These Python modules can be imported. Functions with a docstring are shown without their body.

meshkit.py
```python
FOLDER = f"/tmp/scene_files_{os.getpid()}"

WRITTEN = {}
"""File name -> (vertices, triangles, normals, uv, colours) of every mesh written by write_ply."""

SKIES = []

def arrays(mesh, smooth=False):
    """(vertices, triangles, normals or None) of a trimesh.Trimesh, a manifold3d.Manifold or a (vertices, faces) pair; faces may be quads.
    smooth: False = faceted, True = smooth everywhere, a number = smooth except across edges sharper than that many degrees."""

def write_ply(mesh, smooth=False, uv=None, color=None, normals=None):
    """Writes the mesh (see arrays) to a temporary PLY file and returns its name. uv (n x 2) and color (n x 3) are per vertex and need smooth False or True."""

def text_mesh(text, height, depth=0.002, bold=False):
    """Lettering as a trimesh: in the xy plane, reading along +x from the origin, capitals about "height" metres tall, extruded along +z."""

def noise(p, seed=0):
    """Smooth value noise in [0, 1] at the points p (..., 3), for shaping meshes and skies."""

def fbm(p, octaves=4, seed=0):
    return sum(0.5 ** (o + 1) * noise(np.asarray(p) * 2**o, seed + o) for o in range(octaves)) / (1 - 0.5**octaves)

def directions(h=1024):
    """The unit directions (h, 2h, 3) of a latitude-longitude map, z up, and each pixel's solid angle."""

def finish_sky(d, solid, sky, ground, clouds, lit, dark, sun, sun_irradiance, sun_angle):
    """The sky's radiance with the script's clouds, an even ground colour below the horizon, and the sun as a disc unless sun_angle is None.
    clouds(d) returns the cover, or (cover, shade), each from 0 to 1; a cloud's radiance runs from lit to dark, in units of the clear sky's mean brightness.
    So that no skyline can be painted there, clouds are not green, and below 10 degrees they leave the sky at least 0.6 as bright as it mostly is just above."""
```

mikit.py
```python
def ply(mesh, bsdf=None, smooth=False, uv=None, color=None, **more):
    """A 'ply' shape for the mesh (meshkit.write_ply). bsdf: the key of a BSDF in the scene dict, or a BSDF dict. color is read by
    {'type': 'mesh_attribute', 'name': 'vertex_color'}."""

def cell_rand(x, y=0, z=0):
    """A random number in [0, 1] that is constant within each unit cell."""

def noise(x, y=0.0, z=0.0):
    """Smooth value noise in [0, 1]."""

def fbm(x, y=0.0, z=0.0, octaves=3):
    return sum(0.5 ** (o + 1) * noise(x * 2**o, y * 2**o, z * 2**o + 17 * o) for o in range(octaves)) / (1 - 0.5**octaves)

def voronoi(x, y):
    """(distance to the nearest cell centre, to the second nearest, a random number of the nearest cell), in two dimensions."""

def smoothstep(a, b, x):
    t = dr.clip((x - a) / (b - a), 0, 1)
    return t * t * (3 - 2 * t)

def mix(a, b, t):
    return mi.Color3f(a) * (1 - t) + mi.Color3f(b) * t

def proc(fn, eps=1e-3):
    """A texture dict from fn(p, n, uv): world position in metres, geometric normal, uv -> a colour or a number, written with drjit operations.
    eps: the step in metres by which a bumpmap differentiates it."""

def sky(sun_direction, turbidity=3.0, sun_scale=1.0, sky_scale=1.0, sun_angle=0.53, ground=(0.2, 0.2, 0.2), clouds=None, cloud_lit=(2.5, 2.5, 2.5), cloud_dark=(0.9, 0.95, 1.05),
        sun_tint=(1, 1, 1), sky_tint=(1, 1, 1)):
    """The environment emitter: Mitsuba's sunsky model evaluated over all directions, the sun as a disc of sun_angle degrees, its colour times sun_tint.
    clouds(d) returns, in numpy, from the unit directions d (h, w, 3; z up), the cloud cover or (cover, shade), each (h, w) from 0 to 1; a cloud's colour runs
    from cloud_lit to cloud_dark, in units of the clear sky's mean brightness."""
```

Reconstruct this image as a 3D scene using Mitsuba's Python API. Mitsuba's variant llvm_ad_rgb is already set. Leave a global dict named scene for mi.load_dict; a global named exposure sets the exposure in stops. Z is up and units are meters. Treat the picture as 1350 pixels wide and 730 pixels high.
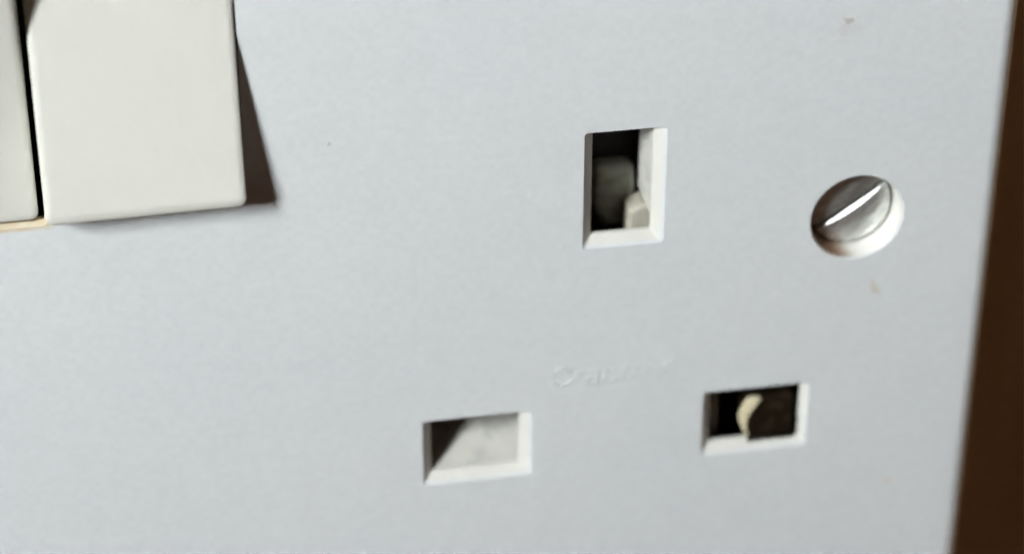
import math
import numpy as np, trimesh, manifold3d as m3
import drjit as dr, mitsuba as mi, mikit, meshkit
from mikit import noise, fbm, smoothstep, mix

MM = 0.001
T = mi.ScalarTransform4f
scene, labels = {}, {}
exposure = 0.0

# ---------------------------------------------------------------- camera, lamp, dim room light
# plate coordinates: millimetres, origin in the middle of the faceplate's front, x right, y into the wall, z up
CAM = np.array([3.685, -163.28, 102.835])
FWD = np.array([0.15308049, 0.83086892, -0.53499831])
UPV = np.array([0.09375305, 0.52672672, 0.8448487])
scene['camera'] = {
    'type': 'thinlens', 'fov': 2 * math.degrees(math.atan(675 / 3468.184)), 'fov_axis': 'x',
    'near_clip': 0.01, 'far_clip': 20.0, 'aperture_radius': 0.0025, 'focus_distance': 0.1885,
    'to_world': T().look_at(origin=(CAM * MM).tolist(), target=((CAM + FWD * 100) * MM).tolist(), up=UPV.tolist()),
}
LAMP_DIR = np.array([-1.0, -1.0, 0.80]); LAMP_DIR /= np.linalg.norm(LAMP_DIR)
LAMP_AT = np.array([25.0, 0, -5.0]) + LAMP_DIR * 560
LAMP_R, LAMP_H = 42.0, 94.0
lamp_axis = np.array([0.0, 0.0, 1.0])
scene['tube_lamp'] = {
    'type': 'cylinder', 'radius': LAMP_R * MM,
    'p0': ((LAMP_AT - lamp_axis * LAMP_H) * MM).tolist(), 'p1': ((LAMP_AT + lamp_axis * LAMP_H) * MM).tolist(),
    'bsdf': {'type': 'diffuse', 'reflectance': {'type': 'rgb', 'value': 0.8}},
    'emitter': {'type': 'area', 'radiance': {'type': 'rgb', 'value': [121.0, 127.5, 131.5]}},
}
labels['tube_lamp'] = {'label': 'lit white tube lamp standing upright to the upper left of the socket', 'category': 'lamp'}
scene['room_light'] = {'type': 'constant', 'radiance': {'type': 'rgb', 'value': [0.052, 0.030, 0.020]}}


# ---------------------------------------------------------------- helpers
def man(mesh):
    return m3.Manifold(m3.Mesh(np.asarray(mesh.vertices, np.float32), np.asarray(mesh.faces, np.uint32)))


def scaled(mesh):
    if hasattr(mesh, 'to_mesh'):
        q = mesh.to_mesh()
        mesh = trimesh.Trimesh(q.vert_properties[:, :3], q.tri_verts, process=False)
    mesh = trimesh.Trimesh(np.asarray(mesh.vertices) * MM, mesh.faces, process=False)
    return mesh


def put(key, mesh, bsdf, smooth=30, **more):
    scene[key] = mikit.ply(scaled(mesh), bsdf, smooth=smooth)
    if more:
        labels[key] = more


def hull(points):
    return m3.Manifold.hull_points(np.asarray(points, np.float64))


def box(x0, x1, y0, y1, z0, z1):
    return m3.Manifold.cube([x1 - x0, y1 - y0, z1 - z0]).translate([x0, y0, z0])


BALL = trimesh.creation.icosphere(subdivisions=3).vertices


def pillow(corners, r):
    """A convex body with round edges: the hull of balls at the corners."""
    return hull(np.vstack([np.asarray(c) + BALL * r for c in corners]))


def rounded_rect(w, h, r, n=8):
    out = []
    for cx, cz, a in ((1, 1, 0), (-1, 1, 90), (-1, -1, 180), (1, -1, 270)):
        for k in range(n + 1):
            t = math.radians(a + 90 * k / n)
            out.append((cx * (w / 2 - r) + r * math.cos(t), cz * (h / 2 - r) + r * math.sin(t)))
    return np.array(out)


def rect_ring(cx, cz, w, h, y, r=0.12):
    q = rounded_rect(w, h, r, 3)
    return np.column_stack([q[:, 0] + cx, np.full(len(q), y), q[:, 1] + cz])


def cyl(cx, cz, r0, y0, r1, y1, n=72):
    a = np.arange(n) * 2 * np.pi / n
    ring = lambda r, y: np.column_stack([cx + r * np.cos(a), np.full(n, y), cz + r * np.sin(a)])
    return hull(np.vstack([ring(r0, y0), ring(r1, y1)]))


# ---------------------------------------------------------------- materials
PX, PZ = 60.34, 0.06            # the right fixing screw


def blob(p, x, z, rx, rz, soft=0.5):
    """1 inside a small uneven spot at (x, z) mm, 0 outside."""
    X, Z = p.x / MM, p.z / MM
    d = dr.sqrt(dr.square((X - x) / rx) + dr.square((Z - z) / rz)) + 0.9 * (noise(X * 3.1 + 7, Z * 3.1, 3.0) - 0.5)
    return 1 - smoothstep(1 - soft, 1 + soft, d)


def plate_color(p, n, uv):
    X, Y, Z = p.x / MM, p.y / MM, p.z / MM
    base = mix([0.54, 0.548, 0.54], [0.523, 0.536, 0.536], fbm(X * 0.09 + 5, Z * 0.11, Y * 0.1))
    base = base * (0.965 + 0.07 * fbm(X * 2.2, Z * 2.2, Y * 2.2 + 4.0, octaves=2))
    # the walls of the holes, where fingers and cloths do not reach, have kept the cream of the plastic
    inner = smoothstep(0.06, 0.3, Y) * (1 - smoothstep(69.5, 70.5, dr.abs(X)))
    base = mix(base, [0.55, 0.54, 0.49], inner)
    # yellowed dirt along the lower edge of the switch opening
    lip = smoothstep(5.3, 5.65, Z) * (1 - smoothstep(5.9, 6.6, Z)) * (1 - smoothstep(0.0, 0.9, X)) * smoothstep(-15.5, -14.0, X)
    base = mix(base, [0.50, 0.40, 0.24], lip * (0.45 + 0.5 * noise(X * 1.3, Z * 2.0)))
    # rust in the lower left of the screw hole
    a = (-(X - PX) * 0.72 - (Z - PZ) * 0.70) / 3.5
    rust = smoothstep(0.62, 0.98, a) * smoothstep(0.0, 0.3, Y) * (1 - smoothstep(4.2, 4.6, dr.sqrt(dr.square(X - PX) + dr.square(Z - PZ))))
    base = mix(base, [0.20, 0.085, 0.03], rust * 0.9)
    # small stains on the face
    base = mix(base, [0.45, 0.41, 0.32], 0.65 * blob(p, 62.32, -6.65, 0.34, 0.36, 0.7))
    base = mix(base, [0.45, 0.41, 0.32], 0.5 * blob(p, 62.05, -6.15, 0.16, 0.55, 0.7))
    base = mix(base, [0.30, 0.27, 0.23], 0.50 * blob(p, 58.5, 16.85, 0.38, 0.26))
    base = mix(base, [0.40, 0.36, 0.30], 0.20 * blob(p, 58.4, 16.2, 0.9, 0.8))
    base = mix(base, [0.22, 0.22, 0.22], 0.40 * blob(p, 20.5, 10.4, 0.16, 0.18))
    base = mix(base, [0.50, 0.40, 0.30], 0.45 * blob(p, 64.8, -25.2, 0.3, 0.24))
    return base


def plate_bump(p, n, uv):
    X, Y, Z = p.x / MM, p.y / MM, p.z / MM
    return noise(X * 2.6, Z * 2.6, Y * 2.6) * 0.65 + noise(X * 6.5 + 3, Z * 6.5, Y * 6.5) * 0.35


def rocker_color(p, n, uv):
    X, Y, Z = p.x / MM, p.y / MM, p.z / MM
    base = mix([0.522, 0.510, 0.452], [0.502, 0.494, 0.442], fbm(X * 0.22, Z * 0.22, Y * 0.2))
    # faint hair-thin scratches and finger grease
    w1 = X - 9.1 - 0.17 * (Z - 12) - 0.5 * (noise(Z * 0.7, 2.0) - 0.5)
    line1 = (1 - smoothstep(0.06, 0.24, dr.abs(w1))) * smoothstep(10.5, 11.5, Z) * (1 - smoothstep(17.5, 19, Z))
    w2 = X - 10.6 + 0.42 * (Z - 12) - 0.4 * (noise(Z * 0.9, 9.0) - 0.5)
    line2 = (1 - smoothstep(0.06, 0.22, dr.abs(w2))) * smoothstep(8.3, 9.5, Z) * (1 - smoothstep(13.0, 14.5, Z))
    base = mix(base, [0.55, 0.52, 0.44], 0.20 * line1 * noise(Z * 1.1, 5.0) + 0.15 * line2)
    base = mix(base, [0.50, 0.47, 0.38], 0.22 * blob(p, 8.2, 12.1, 0.18, 0.3, 0.8))
    return base


def old_white(p, n, uv):
    X, Y, Z = p.x / MM, p.y / MM, p.z / MM
    dirt = smoothstep(0.45, 0.8, fbm(X * 0.8 + 2, Z * 0.9, Y * 0.5)) * 0.8 + 0.2 * noise(X * 4, Z * 4, Y * 2)
    return mix([0.49, 0.475, 0.425], [0.36, 0.36, 0.335], dirt)


def wall_color(p, n, uv):
    X, Z = p.x / MM, p.z / MM
    g = fbm(X * 0.5, Z * 0.05, 1.0)
    return mix([0.50, 0.35, 0.20], [0.66, 0.47, 0.28], g)


def plastic(color, alpha, bump=None, scale=0.0):
    d = {'type': 'principled', 'base_color': color, 'roughness': alpha, 'specular': 0.45}
    if bump is not None:
        d = {'type': 'bumpmap', 'texture': mikit.proc(bump, eps=6e-5), 'scale': scale, 'bsdf': d}
    return {'type': 'twosided', 'bsdf': d}


def rgb(*v):
    return {'type': 'rgb', 'value': list(v)}


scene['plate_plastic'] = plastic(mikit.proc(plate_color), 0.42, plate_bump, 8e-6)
scene['rocker_plastic'] = plastic(mikit.proc(rocker_color), 0.5, plate_bump, 2e-6)
scene['shutter_plastic'] = plastic(mikit.proc(old_white), 0.5)
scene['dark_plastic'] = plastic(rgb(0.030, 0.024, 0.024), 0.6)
scene['brown_plastic'] = {'type': 'twosided', 'bsdf': {'type': 'diffuse', 'reflectance': mikit.proc(lambda p, n, uv: mix([0.010, 0.007, 0.004], [0.030, 0.019, 0.011], smoothstep(0.55, 0.85, fbm(p.x * 1600, p.z * 1600, 3.0))))}}
scene['grey_plastic'] = plastic(mikit.proc(lambda p, n, uv: mix([0.34, 0.34, 0.28], [0.13, 0.12, 0.085], smoothstep(0.35, 0.7, fbm(p.x * 700, p.z * 700, p.y * 300)))), 0.5)
scene['worn_plastic'] = plastic(mikit.proc(lambda p, n, uv: mix([0.40, 0.38, 0.31], [0.28, 0.26, 0.20], fbm(p.x * 1200, p.z * 1200, p.y * 800))), 0.6)
scene['cream_plastic'] = plastic(rgb(0.60, 0.53, 0.35), 0.5)
scene['wall_paint'] = {'type': 'twosided', 'bsdf': {'type': 'diffuse', 'reflectance': mikit.proc(wall_color)}}


def brushed(p):
    # fine turning and screwdriver marks, running along the slot
    X, Z = (p.x / MM - PX), (p.z / MM - PZ)
    along, across = X * 0.819 + Z * 0.574, Z * 0.819 - X * 0.574
    return fbm(across * 5.0, along * 1.1, 2.0, octaves=3)


scene['zinc'] = {'type': 'twosided', 'bsdf': {'type': 'bumpmap', 'texture': mikit.proc(lambda p, n, uv: brushed(p), eps=4e-5), 'scale': 2.2e-5, 'bsdf': {
    'type': 'principled', 'base_color': mikit.proc(lambda p, n, uv: mix([0.86, 0.87, 0.85], [0.56, 0.57, 0.55], smoothstep(0.3, 0.7, brushed(p)))), 'metallic': 0.95, 'roughness': 0.40}}}

# ---------------------------------------------------------------- the wall behind
scene['wall'] = mikit.ply(scaled(box(-500, 500, 18.0, 40, -500, 500)), 'wall_paint', smooth=False)
labels['wall'] = {'kind': 'structure'}

# ---------------------------------------------------------------- the socket
S = 'wall_socket'
labels[S] = {'label': 'white plastic double power socket with two rocker switches screwed to a brown wall', 'category': 'socket'}
THICK = 1.05

# faceplate: shell with rolled edges
rings = []
for k in range(13):
    t = k / 12 * math.pi / 2
    inset, y = 1.6 * (1 - math.sin(t)), 1.9 * (1 - math.cos(t))
    q = rounded_rect(143.6 - 2 * inset, 86 - 2 * inset, 4.0 - inset * 0.8, 10)
    rings.append(np.column_stack([q[:, 0], np.full(len(q), y), q[:, 1]]))
q = rounded_rect(143.8, 86.4, 4.0, 10)
rings.append(np.column_stack([q[:, 0], np.full(len(q), 9.4), q[:, 1]]))
plate = hull(np.vstack(rings)) - box(-69.4, 69.4, THICK, 10, -41, 41)
for s in (-1, 1):           # bosses of the fixing screws
    plate = plate + cyl(s * PX, PZ, 5.2, THICK - 0.2, 5.2, 7.5)
# opening of the switches
OPEN = (-14.45, 14.36, 5.95, 34.6)
plate = plate - box(OPEN[0], 0.0, -1, 12, OPEN[2], OPEN[3]) - box(-0.1, OPEN[1], -1, 12, 6.3, OPEN[3])
plate = plate - hull(np.vstack([rect_ring(-7.1, 20.1, 14.6, 28.8, -0.1, 0.3), rect_ring(-7.1, 20.1, 14.3, 28.3, 0.55, 0.3)]))
# the holes for the pins, chamfered
CH, CL, CT = 0.70, 0.74, 0.34
HOLES = []
for s in (-1, 1):
    HOLES += [(s * 42.2, 4.46, 6.2, 9.9, 0.86, 0.85), (s * 42.2 - 11.11, -17.74, 8.6, 6.1, 0.86, 0.85), (s * 42.2 + 11.11, -17.74, 8.6, 6.1, 0.5, 0.85)]
for cx, cz, w, h, CR, CB in HOLES:
    x0, x1, z0, z1 = cx - w / 2 + CL, cx + w / 2 - CR, cz - h / 2 + CB, cz + h / 2 - CT
    k = 0.1 / CH
    front = rect_ring(cx + (CR - CL) * k / 2, cz + (CT - CB) * k / 2, w + (CL + CR) * k, h + (CT + CB) * k, -0.1, 0.3)
    inner = lambda y: rect_ring((x0 + x1) / 2, (z0 + z1) / 2, x1 - x0, z1 - z0, y, 0.15)
    plate = plate - hull(np.vstack([front, inner(CH)])) - hull(np.vstack([inner(CH - 0.05), inner(3)]))
# a worn notch in the lower lip of the live hole, where its dark holder sits
plate = plate - hull(np.vstack([rect_ring(55.05, -19.4, 4.3, 2.5, -0.5 + 0.9, 0.5), rect_ring(55.05, -19.4, 4.15, 2.3, 2.0, 0.5)]))
# screw holes: wide bore with a soft rim
for s in (-1, 1):
    plate = plate - cyl(s * PX, PZ, 3.58, -0.2, 3.42, 2.9) - cyl(s * PX, PZ, 3.78, -0.15, 3.54, 0.25)
    plate = plate - cyl(s * PX, PZ, 3.42, 2.85, 1.9, 4.4) - cyl(s * PX, PZ, 1.9, 4.2, 1.9, 9)
put(S + '__faceplate', plate, 'plate_plastic', 24)
put(S + '__mounting_box', box(-70.3, 70.3, 9.5, 17.95, -41.5, 41.5) - box(-69, 69, 9.4, 17.0, -39, 39), 'plate_plastic', 24)

# raised lettering under the earth hole
t = meshkit.text_mesh('Crabtree', 1.9, 0.09)
v = np.asarray(t.vertices)
span = v[:, 0].max() - v[:, 0].min()
v = np.column_stack([(v[:, 0] - v[:, 0].min()) * 9.7 / span + 36.95, -0.07 + (0.09 - v[:, 2]), v[:, 1] - 12.75])
put(S + '__faceplate__lettering', trimesh.Trimesh(v, np.asarray(t.faces), process=False), 'plate_plastic', True)

# rocker switches: each a slab folded at its middle
R, RY = 0.6, 0.26
EDGE = np.array([R, RY, R])


def rocker(x0, x1, low, fold, high, skew=0.0):
    """low, fold, high: (y, z) of the front edge points."""
    x0, x1 = x0 + R, x1 - R
    n = lambda a, back: [(x, a[0] + RY + back[0], a[1] + back[1] + (skew if x == x0 else 0.0)) for x in (x0, x1)]
    lower = pillow(n((low[0], low[1] + R), (0, 0)) + n(fold, (0, 0)) + n((1.2, low[2]), (0, 0)) + n((1.6, fold[1]), (0, 0)), EDGE)
    upper = pillow(n((high[0], high[1] - R), (0, 0)) + n(fold, (0, 0)) + n((1.6, high[1] - R), (0, 0)) + n((1.6, fold[1]), (0, 0)), EDGE)
    return lower + upper


put(S + '__rocker_switch', rocker(0.12, 14.2, (-3.05, 7.58, 6.1), (-0.05, 21.6), (1.2, 34.1), -0.2), 'rocker_plastic', 40,
    label='right rocker switch tilted out at its lower edge')
put(S + '__rocker_switch_001', rocker(-14.1, -0.38, (0.0, 6.2, 6.3), (-0.1, 18.6), (-4.2, 33.2)), 'rocker_plastic', 40,
    label='left rocker switch pressed flush at its lower edge')

# fixing screw: domed slotted head, countersunk
DEPTH, RH, DOME = 1.88, 3.22, 0.30
prof = [(0.0, 8.8), (1.7, 8.8), (1.7, DEPTH + 2.0), (RH - 0.12, DEPTH + 0.35), (RH, DEPTH + 0.2), (RH, DEPTH + 0.08)]
for k in range(1, 15):
    r = RH * math.cos(k / 14 * math.pi / 2)
    prof.append((max(r, 0.0), DEPTH - DOME * (1 - (r / RH) ** 2)))
a = np.arange(96) * 2 * np.pi / 96
parts = []
head = hull(np.vstack([np.column_stack([r * np.cos(a), np.full(96, y), r * np.sin(a)]) for r, y in prof[3:]] + [[[0, DEPTH + 2.0, 0]]]))
head = head + cyl(0, 0, 1.7, DEPTH + 0.6, 1.7, 8.8)
ends = lambda q: hull([(x, y, z) for x in (-5, 5) for y, z in q])
TOP = DEPTH - DOME
slot = ends(((-1, 0.42), (-1, -0.29), (TOP, 0.40), (TOP, -0.31), (TOP + 0.24, 0.36), (TOP + 0.24, -0.09))) + ends(((TOP + 0.22, 0.36), (TOP + 0.22, -0.10), (TOP + 0.95, 0.30), (TOP + 0.95, 0.05)))
slot = slot.rotate([0, -35, 0])
put(S + '__screw', (head - slot).translate([PX, 0, PZ]), 'zinc', 25, label='slotted zinc screw sunk in its hole')

# dark body and contact chambers behind the holes
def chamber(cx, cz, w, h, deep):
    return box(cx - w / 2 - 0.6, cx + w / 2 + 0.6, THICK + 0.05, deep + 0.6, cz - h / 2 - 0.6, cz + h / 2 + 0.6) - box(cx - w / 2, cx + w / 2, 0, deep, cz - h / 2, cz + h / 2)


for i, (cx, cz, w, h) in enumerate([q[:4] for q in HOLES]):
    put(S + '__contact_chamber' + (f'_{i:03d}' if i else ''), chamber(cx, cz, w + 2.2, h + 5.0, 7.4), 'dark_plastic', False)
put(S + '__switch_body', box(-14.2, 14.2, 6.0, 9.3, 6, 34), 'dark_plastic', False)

# neutral hole: closed by its sloping white shutter
def ramp(cx):
    z0, z1 = -19.98, -17.2
    pts = [(cx + s * 5.0, y, z) for s in (-1, 1) for y, z in ((THICK + 0.03, z0), (7.0, z1), (7.3, z1), (7.3, z0))]
    return hull(pts)


put(S + '__shutter', ramp(31.09), 'shutter_plastic', False, label='sloping white shutter closing the lower left pin hole')
for i, cx in enumerate((-53.31, -31.09)):
    put(S + f'__shutter_{i + 1:03d}', ramp(cx), 'shutter_plastic', False)

# earth hole: guide rib on its right, broken white shutter corner, grey shutter deep below
rib = box(44.45, 45.4, THICK + 0.06, 5.3, 1.5, 7.6) + box(44.45, 45.4, THICK + 0.06, 4.0, 7.5, 8.6)
put(S + '__guide_rib', rib, 'shutter_plastic', False, label='white guide wall on the right inside the upper pin hole')
put(S + '__shutter_004', pillow([(x, y, z) for x, z in ((43.6, -1.2), (43.65, 0.45), (44.3, 0.75), (45.3, 0.9), (45.3, -1.2)) for y in (3.3, 4.8)], 0.38), 'worn_plastic', 30,
    label='broken white shutter corner inside the upper pin hole')
put(S + '__shutter_003', pillow([(x, y, z) for x, z in ((41.6, 2.6), (43.6, 2.6), (43.9, -1.4), (42.3, -1.4), (41.6, 0.2)) for y in (6.0, 6.6)], 0.75), 'grey_plastic', 30,
    label='dim grey green rounded shutter deep in the upper pin hole')

# live hole: dark brown contact holder with a chipped cream rim
holder = pillow([(x, y, z) for x in (53.55, 56.5) for y in (1.6, 6.0) for z in (-19.95, -17.05)], 0.5)
put(S + '__contact_holder', holder, 'brown_plastic', 30, label='dark brown contact holder filling the right of the lower right pin hole')
import shapely
chip = shapely.Polygon([(54.0, -16.6), (53.5, -16.5), (53.1, -16.6), (52.75, -17.1), (52.5, -17.6), (52.36, -18.15), (52.42, -18.7), (52.62, -19.3), (52.9, -19.85), (53.1, -20.15),
                        (53.15, -20.1), (52.98, -19.4), (52.92, -18.7), (53.0, -18.3), (53.15, -17.9), (53.35, -17.55), (53.65, -17.15)])
chip = trimesh.creation.extrude_polygon(chip, 0.5, engine='earcut')
v = np.asarray(chip.vertices)
chip = trimesh.Trimesh(np.column_stack([v[:, 0], 1.5 - v[:, 2], v[:, 1]]), chip.faces)
put(S + '__contact_holder__rim', chip, 'cream_plastic', 30, label='chipped cream rim of the contact holder')

put(S + '__contact_leaf', box(50.35, 50.8, 2.2, 5.0, -20.6, -15.0), 'grey_plastic', False, label='dim grey contact leaf at the left of the lower right pin hole')

# ends of the lamp tube
for i, s in enumerate((-1, 1)):
    c = LAMP_AT + lamp_axis * s * LAMP_H
    cap = trimesh.creation.cylinder(radius=LAMP_R * 1.08, height=22, sections=40)
    cap.apply_translation(c + lamp_axis * s * 11)
    put('tube_lamp__end_cap' + ('_001' if i else ''), cap, 'dark_plastic', 30)
